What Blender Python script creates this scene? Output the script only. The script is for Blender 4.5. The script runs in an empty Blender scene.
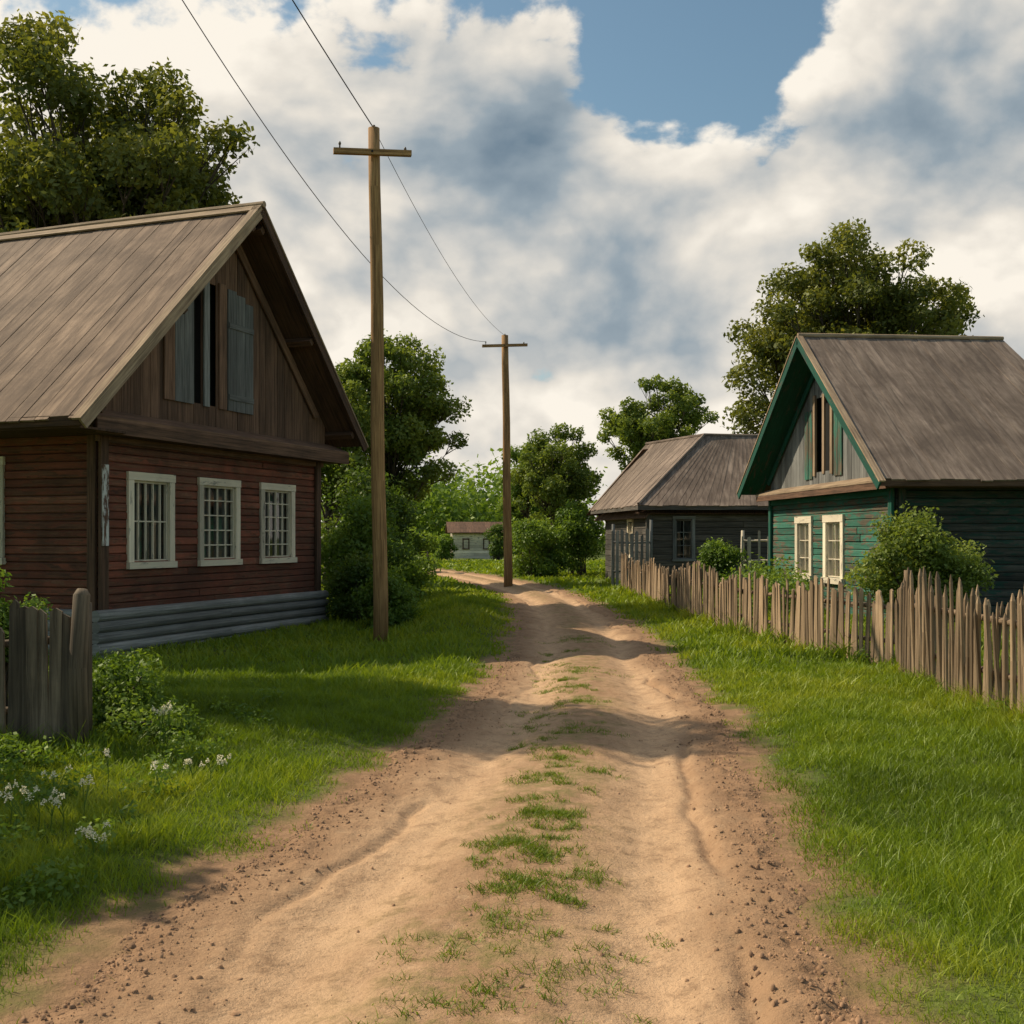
import bpy, math, random
import numpy as np
from mathutils import Vector
random.seed(7); RNG=np.random.default_rng(7)
scene=bpy.context.scene
COL=scene.collection
# ------------------------------------------------------------ noise
_T=np.random.default_rng(3).random((256,256))
def vn(x,y):
    x=np.asarray(x,float); y=np.asarray(y,float)
    xi=np.floor(x).astype(int); yi=np.floor(y).astype(int)
    fx=x-xi; fy=y-yi; fx=fx*fx*(3-2*fx); fy=fy*fy*(3-2*fy)
    g=lambda a,b:_T[a%256,b%256]
    return (g(xi,yi)*(1-fx)+g(xi+1,yi)*fx)*(1-fy)+(g(xi,yi+1)*(1-fx)+g(xi+1,yi+1)*fx)*fy
def fbm(x,y,o=4):
    s=0;a=.5;t=0
    for i in range(o):
        s=s+a*vn(np.asarray(x)*2**i+17*i,np.asarray(y)*2**i+31*i); t+=a; a*=.5
    return s/t
def sstep(a,b,x):
    t=np.clip((np.asarray(x,float)-a)/(b-a),0,1); return t*t*(3-2*t)
# ------------------------------------------------------------ road edges & terrain
_yy=np.linspace(-10,80,901)
_L=np.interp(_yy,[-10,3.6,4.2,5.45,7.55,8.9,11.5,15,18.9,24,28,33,40,50,60,80],[-1.8,-1.62,-1.6,-1.3,-.92,-.66,-.3,.0,.1,.1,-.05,-.6,-1.9,-4.3,-7.5,-16])
_R=np.interp(_yy,[-10,3.6,5.8,10.2,17.1,22,26,32,36.7,46,57,80],[.9,1.14,1.42,1.88,2.1,2.15,2.0,1.6,1.0,-1.0,-4.3,-12.5])
_k=np.exp(-np.linspace(-2,2,25)**2); _k/=_k.sum()
_L[12:-12]=np.convolve(_L,_k,'valid'); _R[12:-12]=np.convolve(_R,_k,'valid')
def edL(Y): return np.interp(Y,_yy,_L)+.30*(fbm(np.asarray(Y)*1.7,5.5,5)-.5)
def edR(Y): return np.interp(Y,_yy,_R)+.30*(fbm(np.asarray(Y)*1.7,45.5,5)-.5)
def outd(X,Y):
    return np.maximum(edL(Y)-X,X-edR(Y))
def ground(X,Y):
    X=np.asarray(X,float);Y=np.asarray(Y,float)
    d=outd(X,Y); m=(Y<75)
    b=.10*(fbm(X*.35+3,Y*.35,3)-.5)*sstep(0,2,d)+.09*(fbm(X*1.1,Y*1.1+9,3)-.5)*sstep(0,.8,d)
    b=b+.03*sstep(0,.7,d)+.02*(fbm(X*6,Y*6,3)-.5)
    b=b-.13*sstep(.8,2.6,edL(Y)-X)*sstep(10,14,Y)*(1-sstep(26,32,Y))
    mound=np.exp(-((X+1.0)/.9)**2-((Y-23)/6)**2)*.14
    b=b+mound*sstep(0,1,d)
    b=b-.12*(1-sstep(-.42,-.12,d))*m
    return b
def gz(x,y): return float(ground(np.array([x]),np.array([y]))[0])
# ------------------------------------------------------------ bulk mesh
def np_mesh(name,V,Q,tint=None,mats=(),smooth=False,extra=None,link=True):
    me=bpy.data.meshes.new(name)
    V=np.ascontiguousarray(V,np.float32); Q=np.ascontiguousarray(Q,np.int32); n=Q.shape[1]
    me.vertices.add(len(V)); me.vertices.foreach_set('co',V.ravel())
    me.loops.add(Q.size); me.loops.foreach_set('vertex_index',Q.ravel())
    me.polygons.add(len(Q)); me.polygons.foreach_set('loop_start',np.arange(0,Q.size,n,dtype=np.int32))
    me.update(calc_edges=True)
    if tint is not None:
        a=me.attributes.new('tint','FLOAT','FACE'); a.data.foreach_set('value',np.asarray(tint,np.float32))
    if extra:
        for k,v in extra.items():
            a=me.attributes.new(k,'FLOAT','POINT'); a.data.foreach_set('value',np.asarray(v,np.float32))
    for m in mats: me.materials.append(m)
    if smooth: me.polygons.foreach_set('use_smooth',np.ones(len(Q),bool))
    ob=bpy.data.objects.new(name,me)
    if link: COL.objects.link(ob)
    return ob
def empty(name,loc=(0,0,0)):
    e=bpy.data.objects.new(name,None); e.empty_display_size=.3; COL.objects.link(e); return e
# ------------------------------------------------------------ piece-wise mesh builder
class MB:
    def __init__(s): s.v=[];s.f=[];s.uv=[];s.t=[];s.m=[];s.mats=[]
    def mi(s,mat):
        if mat not in s.mats: s.mats.append(mat)
        return s.mats.index(mat)
    def face(s,idx,mat,tint,ud,off):
        p=[s.v[i] for i in idx]
        n=(p[1]-p[0]).cross(p[2]-p[0])
        if n.length<1e-9: n=Vector((0,0,1))
        n.normalize(); u=ud
        if abs(u.dot(n))>.95: u=Vector((0,0,1)) if abs(n.z)<.9 else Vector((1,0,0))
        w=n.cross(u)
        s.f.append(idx); s.m.append(s.mi(mat)); s.t.append(tint)
        s.uv.extend([(q.dot(u)+off,q.dot(w)+off*3.1) for q in p])
    def prism(s,poly,ext,mat,tint=.5,ud=None):
        n=len(poly); b=len(s.v); ud=(ud or (poly[1]-poly[0])).normalized(); off=random.random()*20
        s.v+= [Vector(p) for p in poly]+[Vector(p)+ext for p in poly]
        s.face([b+i for i in range(n)],mat,tint,ud,off)
        s.face([b+n+i for i in reversed(range(n))],mat,tint,ud,off)
        for i in range(n):
            j=(i+1)%n; s.face([b+j,b+i,b+n+i,b+n+j],mat,tint,ud,off)
    def box(s,c,a,b,d,mat,tint=.5):
        p=[c-a/2-b/2-d/2,c+a/2-b/2-d/2,c+a/2+b/2-d/2,c-a/2+b/2-d/2]
        s.prism(p,d,mat,tint,a)
    def tube(s,pts,rad,mat,n=8,tint=.5,cap=True):
        pts=[Vector(p) for p in pts]; b=len(s.v); off=random.random()*20; k=len(pts)
        for i,p in enumerate(pts):
            d=(pts[min(i+1,k-1)]-pts[max(i-1,0)]).normalized()
            x=d.cross(Vector((0,1,0)) if abs(d.y)<.9 else Vector((1,0,0))).normalized(); y=d.cross(x)
            for j in range(n):
                a=2*math.pi*j/n; s.v.append(p+(x*math.cos(a)+y*math.sin(a))*rad[i])
        for i in range(k-1):
            d=(pts[i+1]-pts[i]).normalized()
            for j in range(n):
                q=(j+1)%n; s.face([b+i*n+j,b+i*n+q,b+(i+1)*n+q,b+(i+1)*n+j],mat,tint,d,off)
        if cap:
            s.face([b+j for j in reversed(range(n))],mat,tint,Vector((1,0,0)),off)
            s.face([b+(k-1)*n+j for j in range(n)],mat,tint,Vector((1,0,0)),off)
    def obj(s,name,parent=None,smooth=False):
        me=bpy.data.meshes.new(name); me.from_pydata([tuple(v) for v in s.v],[],s.f)
        uv=me.uv_layers.new(name='UVMap'); uv.data.foreach_set('uv',np.array(s.uv,np.float32).ravel())
        a=me.attributes.new('tint','FLOAT','FACE'); a.data.foreach_set('value',np.array(s.t,np.float32))
        for m in s.mats: me.materials.append(m)
        me.polygons.foreach_set('material_index',np.array(s.m,np.int32))
        if smooth: me.polygons.foreach_set('use_smooth',np.ones(len(s.f),bool))
        ob=bpy.data.objects.new(name,me); COL.objects.link(ob)
        if parent: ob.parent=parent
        return ob
# ------------------------------------------------------------ materials
class NT:
    def __init__(s,tree): s.t=tree; s.n=tree.nodes; s.l=tree.links
    def new(s,ty,**kw):
        nd=s.n.new(ty)
        for k,v in kw.items(): setattr(nd,k,v)
        return nd
    def link(s,a,b): s.l.new(a,b)
    def math(s,op,a,b=None,c=None,clamp=False):
        nd=s.new('ShaderNodeMath',operation=op); nd.use_clamp=clamp
        for i,x in enumerate((a,b,c)):
            if x is None: continue
            if isinstance(x,(int,float)): nd.inputs[i].default_value=x
            else: s.link(x,nd.inputs[i])
        return nd.outputs[0]
    def noise(s,vec,scale,detail=5,rough=.55,dist=0):
        nd=s.new('ShaderNodeTexNoise'); nd.inputs['Scale'].default_value=scale; nd.inputs['Detail'].default_value=detail
        nd.inputs['Roughness'].default_value=rough; nd.inputs['Distortion'].default_value=dist
        if vec is not None: s.link(vec,nd.inputs['Vector'])
        return nd.outputs['Fac']
    def mapr(s,x,a,b,c=0,d=1,smooth=False):
        nd=s.new('ShaderNodeMapRange'); 
        if smooth: nd.interpolation_type='SMOOTHSTEP'
        s.link(x,nd.inputs[0])
        for i,v in enumerate((a,b,c,d)): nd.inputs[i+1].default_value=v
        return nd.outputs[0]
    def mix(s,f,a,b,mode='MIX'):
        nd=s.new('ShaderNodeMix',data_type='RGBA',blend_type=mode)
        for sock,x in ((nd.inputs[0],f),(nd.inputs[6],a),(nd.inputs[7],b)):
            if isinstance(x,(int,float)): sock.default_value=x
            elif isinstance(x,(tuple,list)): sock.default_value=(*x[:3],1)
            else: s.link(x,sock)
        return nd.outputs[2]
    def attr(s,name): 
        nd=s.new('ShaderNodeAttribute'); nd.attribute_name=name; return nd.outputs['Fac']
    def mapping(s,vec,sc):
        nd=s.new('ShaderNodeMapping'); nd.inputs['Scale'].default_value=sc; s.link(vec,nd.inputs['Vector']); return nd.outputs[0]
def newmat(name):
    m=bpy.data.materials.new(name); m.use_nodes=True; nt=NT(m.node_tree); b=m.node_tree.nodes['Principled BSDF']
    b.inputs['Specular IOR Level'].default_value=.25
    return m,nt,b
def _comb(nt,x):
    c=nt.new('ShaderNodeCombineColor')
    for i in range(3): nt.link(x,c.inputs[i])
    return c.outputs[0]
def wood(name,c1,c2,stain=(.05,.04,.03),stain_amt=.6,paint=None,paint_thr=.5,paint2=None,bump=.5,rough=.85,grain=26,tv=.35):
    m,nt,b=newmat(name)
    uv=nt.new('ShaderNodeTexCoord'); ob=uv.outputs['Object']; U=uv.outputs['UV']
    gg=nt.noise(nt.mapping(U,(1.1,grain,1)),1.0,6,.68,.4)
    col=nt.mix(nt.mapr(gg,.36,.64),c1,c2)
    t=nt.mapr(nt.attr('tint'),0,1,1-tv,1+tv)
    col=nt.mix(1.0,col,_comb(nt,t),'MULTIPLY')
    h=gg
    if paint is not None:
        pn=nt.noise(nt.mapping(U,(2.2,9,1)),1.0,6,.7,.6)
        big=nt.noise(ob,.9,2,.5)
        pn=nt.math('ADD',nt.math('MULTIPLY',pn,.75),nt.math('MULTIPLY',big,.25))
        mk=nt.mapr(pn,paint_thr-.02,paint_thr+.03)
        pc=nt.mix(nt.mapr(gg,.35,.65),paint,paint2 or paint)
        pc=nt.mix(1.0,pc,_comb(nt,t),'MULTIPLY')
        col=nt.mix(mk,col,pc)
        h=nt.math('ADD',h,nt.math('MULTIPLY',mk,.35))
    st=nt.mapr(nt.noise(nt.mapping(ob,(1,1,.6)),.9,6,.65,.5),.42,.66)
    col=nt.mix(nt.math('MULTIPLY',st,stain_amt),col,stain)
    nt.link(col,b.inputs['Base Color']); b.inputs['Roughness'].default_value=rough
    bp=nt.new('ShaderNodeBump'); bp.inputs['Strength'].default_value=bump; bp.inputs['Distance'].default_value=.012
    nt.link(h,bp.inputs['Height']); nt.link(bp.outputs[0],b.inputs['Normal'])
    return m
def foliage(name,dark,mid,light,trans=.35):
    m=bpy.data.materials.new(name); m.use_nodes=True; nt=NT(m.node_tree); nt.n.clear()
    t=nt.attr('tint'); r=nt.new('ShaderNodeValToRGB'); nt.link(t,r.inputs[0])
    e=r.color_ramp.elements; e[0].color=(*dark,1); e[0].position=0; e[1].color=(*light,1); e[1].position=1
    k=e.new(.5); k.color=(*mid,1)
    df=nt.new('ShaderNodeBsdfDiffuse'); nt.link(r.outputs[0],df.inputs[0])
    tr=nt.new('ShaderNodeBsdfTranslucent'); nt.link(nt.mix(1.0,r.outputs[0],(1.35,1.3,.6),'MULTIPLY'),tr.inputs[0])
    mx=nt.new('ShaderNodeMixShader'); mx.inputs[0].default_value=trans
    nt.link(df.outputs[0],mx.inputs[1]); nt.link(tr.outputs[0],mx.inputs[2])
    gl=nt.new('ShaderNodeBsdfGlossy'); gl.inputs['Roughness'].default_value=.5; gl.inputs[0].default_value=(.9,.95,.8,1)
    m2=nt.new('ShaderNodeMixShader'); m2.inputs[0].default_value=.025; nt.link(mx.outputs[0],m2.inputs[1]); nt.link(gl.outputs[0],m2.inputs[2])
    o=nt.new('ShaderNodeOutputMaterial'); nt.link(m2.outputs[0],o.inputs[0])
    return m
def plain(name,c,rough=.8,nscale=8,var=.25):
    m,nt,b=newmat(name); tc=nt.new('ShaderNodeTexCoord')
    n=nt.noise(tc.outputs['Object'],nscale,4,.6)
    nt.link(nt.mix(nt.mapr(n,.3,.7),tuple(x*(1-var) for x in c),tuple(min(1,x*(1+var)) for x in c)),b.inputs['Base Color'])
    b.inputs['Roughness'].default_value=rough; return m
M_redlog=wood('red_brown_boards',(.085,.038,.024),(.25,.115,.068),(.05,.026,.017),.6,paint=(.29,.092,.052),paint2=(.165,.056,.035),paint_thr=.49)
M_roof=wood('weathered_roof_boards',(.135,.088,.060),(.33,.23,.16),(.095,.062,.044),.75,bump=.8,grain=8,tv=.13)
M_roof2=wood('weathered_roof_boards_grey',(.13,.095,.074),(.30,.23,.18),(.09,.066,.052),.75,bump=.8,grain=8,tv=.12)
M_trim=wood('tan_trim_wood',(.20,.135,.085),(.46,.34,.22),(.12,.08,.055),.5)
M_dark=wood('dark_brown_wood',(.055,.032,.020),(.165,.09,.055),(.03,.02,.015),.4)
M_attic=wood('attic_boards',(.085,.048,.030),(.23,.13,.08),(.045,.028,.02),.5)
M_greyb=wood('grey_boards',(.11,.11,.105),(.27,.27,.25),(.08,.08,.075),.5)
M_found=wood('grey_foundation_logs',(.16,.155,.145),(.34,.33,.30),(.12,.115,.10),.45)
M_white=wood('old_white_paint',(.22,.19,.15),(.42,.38,.30),(.30,.26,.2),.25,paint=(.76,.67,.50),paint2=(.63,.54,.41),paint_thr=.42,bump=.3)
M_peel=wood('peeling_white_corner',(.07,.035,.022),(.16,.09,.06),(.03,.02,.015),.3,paint=(.55,.54,.5),paint_thr=.48)
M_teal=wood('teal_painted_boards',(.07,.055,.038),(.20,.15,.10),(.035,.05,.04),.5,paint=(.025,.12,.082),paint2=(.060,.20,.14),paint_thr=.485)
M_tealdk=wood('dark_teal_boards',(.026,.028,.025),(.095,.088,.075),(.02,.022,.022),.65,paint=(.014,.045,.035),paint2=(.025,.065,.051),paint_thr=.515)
M_tealtrim=wood('green_barge_boards',(.05,.06,.05),(.12,.13,.1),(.02,.03,.03),.25,paint=(.010,.075,.050),paint2=(.015,.11,.075),paint_thr=.42)
M_greywall=wood('grey_log_wall',(.04,.036,.031),(.14,.12,.10),(.035,.035,.032),.5)
M_fence=wood('fence_stakes',(.15,.10,.062),(.44,.31,.19),(.10,.07,.048),.55,tv=.5,grain=40)
M_fenceg=wood('fence_grey_planks',(.085,.062,.042),(.30,.225,.15),(.05,.038,.028),.55,tv=.5)
M_pole=wood('pole_wood',(.17,.09,.036),(.48,.28,.12),(.11,.06,.028),.4,grain=30)
M_bark=wood('bark',(.035,.028,.02),(.12,.095,.07),(.03,.025,.02),.5,grain=12,bump=1.0)
M_curt=plain('curtain',(.36,.34,.31),.9,6,.15)
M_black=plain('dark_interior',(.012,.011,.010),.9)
M_wire=plain('wire',(.02,.02,.02),.6)
M_ins=plain('insulator',(.12,.10,.08),.4)
M_petal=plain('cream_petals',(.74,.68,.46),.8,30,.1)
M_stone=plain('pebble',(.30,.18,.105),.95,3,.35)
M_glass=bpy.data.materials.new('window_glass'); M_glass.use_nodes=True
nt=NT(M_glass.node_tree); nt.n.clear()
o=nt.new('ShaderNodeOutputMaterial'); mx=nt.new('ShaderNodeMixShader'); tp=nt.new('ShaderNodeBsdfTransparent'); gl=nt.new('ShaderNodeBsdfGlossy')
tp.inputs[0].default_value=(.55,.58,.58,1); gl.inputs['Roughness'].default_value=.04; fr=nt.new('ShaderNodeFresnel'); fr.inputs[0].default_value=1.5
nt.link(nt.math('ADD',fr.outputs[0],.04),mx.inputs[0]); nt.link(tp.outputs[0],mx.inputs[1]); nt.link(gl.outputs[0],mx.inputs[2]); nt.link(mx.outputs[0],o.inputs[0])
F_tree=foliage('leaves_tree',(.055,.074,.014),(.155,.172,.034),(.29,.28,.065),.4)
F_tree2=foliage('leaves_bright',(.060,.098,.018),(.165,.220,.038),(.29,.34,.07),.4)
F_bush=foliage('leaves_bush',(.042,.083,.012),(.125,.205,.028),(.26,.35,.05),.4)
F_dark=foliage('leaves_dark',(.026,.052,.009),(.075,.13,.020),(.17,.22,.035),.4)
F_grass=foliage('grass_blades',(.080,.125,.009),(.180,.258,.016),(.33,.365,.034),.38)
# ------------------------------------------------------------ ground
def axis(lo,hi,fine,far,st,g=1.13):
    a=list(np.arange(lo,hi+1e-6,fine)); s=fine
    x=hi
    while x<far: s*=g; x+=s; a.append(x)
    s=fine; x=lo; pre=[]
    while x>-st: s*=g; x-=s; pre.append(x)
    return np.array(pre[::-1]+a)
gx=axis(-6,6,.07,900,900); gy=axis(2.4,14,.08,1500,60,1.05)
GX,GY=np.meshgrid(gx,gy); 
gzv=ground(GX,GY); V=np.stack([GX,GY,gzv],-1).reshape(-1,3)
ny,nx=GX.shape; I=np.arange(nx*ny).reshape(ny,nx)
Q=np.stack([I[:-1,:-1],I[:-1,1:],I[1:,1:],I[1:,:-1]],-1).reshape(-1,4)
dirt=(1-sstep(.0,.42,outd(GX,GY)+(fbm(GX*4,GY*4,4)-.5)*.5))*(GY<75)
def road_colour(nt,O,track,rough,mid=None):
    n1=nt.noise(O,1.1,6,.68,.3); n2=nt.noise(nt.mapping(O,(10,1.3,4)),1.0,6,.7); n3=nt.noise(O,60,3,.75); n4=nt.noise(O,7,7,.74)
    mm=nt.math('ADD',nt.math('MULTIPLY',track,.40) if not isinstance(track,float) else nt.math('MULTIPLY',n1,0.0),nt.math('MULTIPLY',nt.math('ADD',n1,n2),.5))
    c=nt.mix(nt.mapr(mm,.38,.95),(.285,.165,.088),(.56,.365,.215))
    c=nt.mix(nt.math('MULTIPLY',nt.mapr(n4,.50,.66),.6),c,(.22,.13,.073))
    c=nt.mix(nt.math('MULTIPLY',nt.mapr(n4,.44,.34),.35),c,(.60,.41,.25))
    c=nt.mix(nt.math('MULTIPLY',nt.mapr(n3,.54,.68),.5),c,(.18,.11,.062))
    c=nt.mix(nt.math('MULTIPLY',rough,.7) if not isinstance(rough,float) else rough*.7,c,nt.mix(nt.mapr(n4,.38,.62),(.145,.082,.043),(.38,.225,.125)))
    if mid is not None:
        g=nt.math('MULTIPLY',mid,nt.mapr(nt.math('ADD',nt.math('MULTIPLY',n4,.6),nt.math('MULTIPLY',n1,.4)),.48,.58))
        c=nt.mix(nt.math('MULTIPLY',g,.6),c,(.17,.17,.045))
    hh=nt.math('ADD',nt.math('MULTIPLY',n4,1.3),nt.math('MULTIPLY',n3,.4))
    return c,hh
m,nt,b=newmat('ground_grass_soil'); tc=nt.new('ShaderNodeTexCoord'); O=tc.outputs['Object']
gcol=nt.mix(nt.mapr(nt.noise(O,.8,6,.6),.35,.65),(.065,.105,.013),(.13,.175,.022))
gcol=nt.mix(nt.mapr(nt.noise(O,14,4,.7),.45,.7),gcol,(.06,.06,.022))
dcol,hh=road_colour(nt,O,0.0,1.0)
nt.link(nt.mix(nt.attr('dirt'),gcol,dcol),b.inputs['Base Color']); b.inputs['Roughness'].default_value=.95
bp=nt.new('ShaderNodeBump'); bp.inputs['Strength'].default_value=.8; bp.inputs['Distance'].default_value=.03
nt.link(hh,bp.inputs['Height']); nt.link(bp.outputs[0],b.inputs['Normal'])
np_mesh('ground',V,Q,None,[m],True,{'dirt':dirt.ravel()})
# ------------------------------------------------------------ road
ry=np.concatenate([np.arange(-6,2.6,.3),np.arange(2.6,11,.025),np.arange(11,30,.09),np.arange(30,74,.4)])
rq=np.linspace(0,1,150)
eL=edL(ry)-.25; eR=edR(ry)+.25
RX=eL[:,None]+(eR-eL)[:,None]*rq[None,:]; RY=np.repeat(ry[:,None],len(rq),1); q=np.repeat(rq[None,:],len(ry),0)
gauss=lambda x,c,w:np.exp(-((x-c)/w)**2)
wob=.05*(fbm(RY*.4,RY*0+3,2)-.5)
rz=-.05*gauss(q,.30+wob,.075)-.055*gauss(q,.70+wob,.07)+.02*gauss(q,.5,.12)
rz+=-.04*gauss(q,.79+wob*2,.014)*sstep(.42,.55,fbm(RX*0+3,RY*.6,2))
rz+=-.025*gauss(q,.25-wob*1.5,.012)*sstep(.45,.6,fbm(RX*0+9,RY*.5,2))
rz+=.022*(fbm(RX*2.2,RY*1.4,4)-.5)+.022*(fbm(RX*9,RY*6,4)-.5)
dist=-outd(RX,RY)
rough_e=1-sstep(.02,.50,dist+(fbm(RX*2.5,RY*2.5,3)-.5)*.45)
rz+=rough_e*(.06*(fbm(RX*8,RY*8,4)-.5)+.06*np.maximum(0,fbm(RX*17,RY*17,2)-.6))+.01
rz-=.10*(1-sstep(-.16,.10,dist))
def road_z(X,Y):
    i=np.clip(np.searchsorted(ry,Y),0,len(ry)-1); j=np.clip(np.round((X-eL[i])/(eR[i]-eL[i])*(len(rq)-1)).astype(int),0,len(rq)-1)
    return rz[i,j]
V=np.stack([RX,RY,rz],-1).reshape(-1,3); ny,nx=RX.shape; I=np.arange(nx*ny).reshape(ny,nx)
Q=np.stack([I[:-1,:-1],I[:-1,1:],I[1:,1:],I[1:,:-1]],-1).reshape(-1,4)
track=gauss(q,.30+wob,.11)+gauss(q,.70+wob,.10); midq=gauss(q,.5,.11)
m,nt,b=newmat('sandy_dirt'); tc=nt.new('ShaderNodeTexCoord'); O=tc.outputs['Object']
c,hh=road_colour(nt,O,nt.attr('track'),nt.attr('rough_e'),nt.attr('mid'))
nt.link(c,b.inputs['Base Color']); b.inputs['Roughness'].default_value=.95
bp=nt.new('ShaderNodeBump'); bp.inputs['Strength'].default_value=.85; bp.inputs['Distance'].default_value=.022
nt.link(hh,bp.inputs['Height']); nt.link(bp.outputs[0],b.inputs['Normal'])
np_mesh('dirt_road',V,Q,None,[m],True,{'track':track.ravel(),'rough_e':rough_e.ravel(),'mid':midq.ravel()})
N=9000; py=3+np.random.default_rng(5).random(N)**1.6*12; side=RNG.random(N)
pq=np.where(side<.48,np.abs(RNG.normal(0,.07,N)),np.where(side<.96,1-np.abs(RNG.normal(0,.07,N)),RNG.random(N)))
px=edL(py)+(edR(py)-edL(py))*pq; pr=.002+.009*RNG.random(N)**4
oc=np.array([[1,1,-.6],[-1,1,-.6],[-1,-1,-.6],[1,-1,-.6],[.6,.6,.7],[-.6,.6,.7],[-.6,-.6,.7],[.6,-.6,.7]])
jit=oc[None]+RNG.normal(0,.3,(N,8,3)); zz=np.maximum(ground(px,py),road_z(px,py))+.001
V=(jit*pr[:,None,None]+np.stack([px,py,zz],-1)[:,None,:]).reshape(-1,3)
fq=np.array([[4,5,6,7],[0,1,5,4],[1,2,6,5],[2,3,7,6],[3,0,4,7]])
Q=(np.arange(N)[:,None,None]*8+fq[None]).reshape(-1,4)
np_mesh('gravel',V,Q,None,[M_stone])
# ------------------------------------------------------------ grass
TALL=[((4.1,6.5),(4.3,12.2)),((4.72,13.3),(3.68,17.9)),((3.68,17.9),(3.1,31.5)),((-6.5,15.5),(-11,17.3)),((-3.1,7.8),(-6.5,8.3)),((-2.1,17),(-1.9,17.3))]
def segd(X,Y,a,b):
    ax,ay=a;bx,by=b; dx,dy=bx-ax,by-ay; t=np.clip(((X-ax)*dx+(Y-ay)*dy)/(dx*dx+dy*dy),0,1)
    return np.hypot(X-ax-t*dx,Y-ay-t*dy)
def in_house(X,Y):
    r=np.zeros(X.shape,bool)
    for (O,u,v,W,L) in [((-5.84,15.6),(.342,.940),(-.940,.342),6,10),((6.96,20),(-.0836,.9965),(.9965,.0836),6.9,4.8),((4.27,34),(-.08,.9968),(.9968,.08),8.2,6)]:
        s=(X-O[0])*u[0]+(Y-O[1])*u[1]; t=(X-O[0])*v[0]+(Y-O[1])*v[1]
        r|=(s>-.05)&(s<W)&(t>-.15)&(t<L)
    return r
def mkblades(X,Y,z,H,Wd,r,leanf):
    n=len(X); ang=r.random(n)*2*math.pi; la=r.random(n)*2*math.pi; lean=H*leanf
    bx,by=np.cos(ang)*Wd/2,np.sin(ang)*Wd/2; lx,ly=np.cos(la)*lean,np.sin(la)*lean
    def pt(sx,fl,fz): return np.stack([X+bx*sx+lx*fl,Y+by*sx+ly*fl,z+H*fz],-1)
    V=np.stack([pt(-1,0,0),pt(1,0,0),pt(.8,.35,.55),pt(-.8,.35,.55),pt(.12,1,.95),pt(-.12,1,.95)],1).reshape(-1,3)
    base=np.arange(n)[:,None]*6
    return V,np.stack([base+np.array([0,1,2,3]),base+np.array([3,2,4,5])],1).reshape(-1,4)
def blades(n,ylo,yhi,pw,h0,h1,w,seed):
    r=np.random.default_rng(seed); t=r.random(n)
    Y=(ylo**pw+t*(yhi**pw-ylo**pw))**(1/pw)
    X=(r.random(n)*2-1)*(.50*Y+1.0)
    d=outd(X,Y); nz=fbm(X*3,Y*3,4)-.5; nb=fbm(X*.9+50,Y*.9,3)
    dd=d+nz*.7
    keep=(r.random(n)<sstep(-.10,.42,dd)**1.5+.012*(d>-.3))&~in_house(X,Y)
    X,Y,d,nz,nb,dd=[a[keep] for a in (X,Y,d,nz,nb,dd)]; n=len(X)
    k=r.random(n); cl=fbm(X*4.5+11,Y*4.5,3)
    H=(h0+(h1-h0)*k**1.5)*(.35+1.3*fbm(X*1.6,Y*1.6+70,3))*(.6+.8*cl)*(.35+.65*sstep(-.05,.7,dd))
    td=np.full(n,9.)
    for a,b_ in TALL: td=np.minimum(td,segd(X,Y,a,b_))
    H=H*(1+1.6*np.exp(-(td/.3)**2)*r.random(n))
    V,Q=mkblades(X,Y,ground(X,Y)-.01,H,w(Y)*(.6+.8*r.random(n)),r,.2+.8*r.random(n))
    tt=np.clip(.32+.8*(nb-.3)+.28*(r.random(n)-.5)+.12*(k-.5)+.6*(fbm(X*.3,Y*.3+9,2)-.5)+.5*(cl-.5),0,1)
    return V,Q,np.repeat(tt,2)
parts=[blades(460000,3.0,13,1.12,.035,.110,lambda Y:.0020+.0006*Y,1),
       blades(180000,11,32,1.2,.05,.14,lambda Y:.003+.0012*Y,2),
       blades(60000,28,72,1.4,.08,.18,lambda Y:.0024*Y,3)]
r=np.random.default_rng(9)
pt_=[(.19,6.2,.12,420),(-.01,5.62,.11,360),(.13,5.45,.11,280),(.06,5.0,.13,460),(.24,4.85,.07,80),(.19,7.2,.12,240),(-.12,5.3,.06,60),(.35,5.1,.07,90),(-.25,4.2,.15,120),(.22,4.0,.15,120),(0,4.5,.12,120),(.5,7.4,.11,90),(.05,6.6,.09,80),(.55,9.0,.2,240),(.6,10.5,.2,240),(-.05,3.8,.14,90),(.75,13,.3,300),(.95,17,.35,300),(.4,8.1,.15,160),(.3,7.8,.1,100),(-.35,3.75,.12,70),(.5,4.4,.1,60),(.7,11.6,.2,150)]
for i in range(60):
    y=3.6+r.random()**1.3*12; pt_.append((.10+.055*(y-5)+r.normal(0,.14),y,r.uniform(.03,.09),int(r.uniform(12,50))))
for (cx,cy,rr,n) in pt_:
    ns=max(5,n//9); sx=cx+r.normal(0,rr*.85,ns); sy=cy+r.normal(0,rr*.75,ns); n=int(n*3.6); i=r.integers(0,ns,n)
    X=sx[i]+r.normal(0,.016+rr*.08,n); Y=sy[i]+r.normal(0,.016+rr*.08,n); H=.008+.030*r.random(n)**1.6; Wd=.0024+.003*r.random(n)
    V,Q=mkblades(X,Y,road_z(X,Y)-.003,H,Wd,r,.5+1.2*r.random(n))
    parts.append((V,Q,np.repeat(np.clip(r.normal(.33,.2,n),0,1),2)))
off=0;VV=[];QQ=[];TT=[]
for V,Q,T in parts: VV.append(V);QQ.append(Q+off);TT.append(T);off+=len(V)
np_mesh('grass',np.concatenate(VV),np.concatenate(QQ),np.concatenate(TT),[F_grass])
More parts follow.
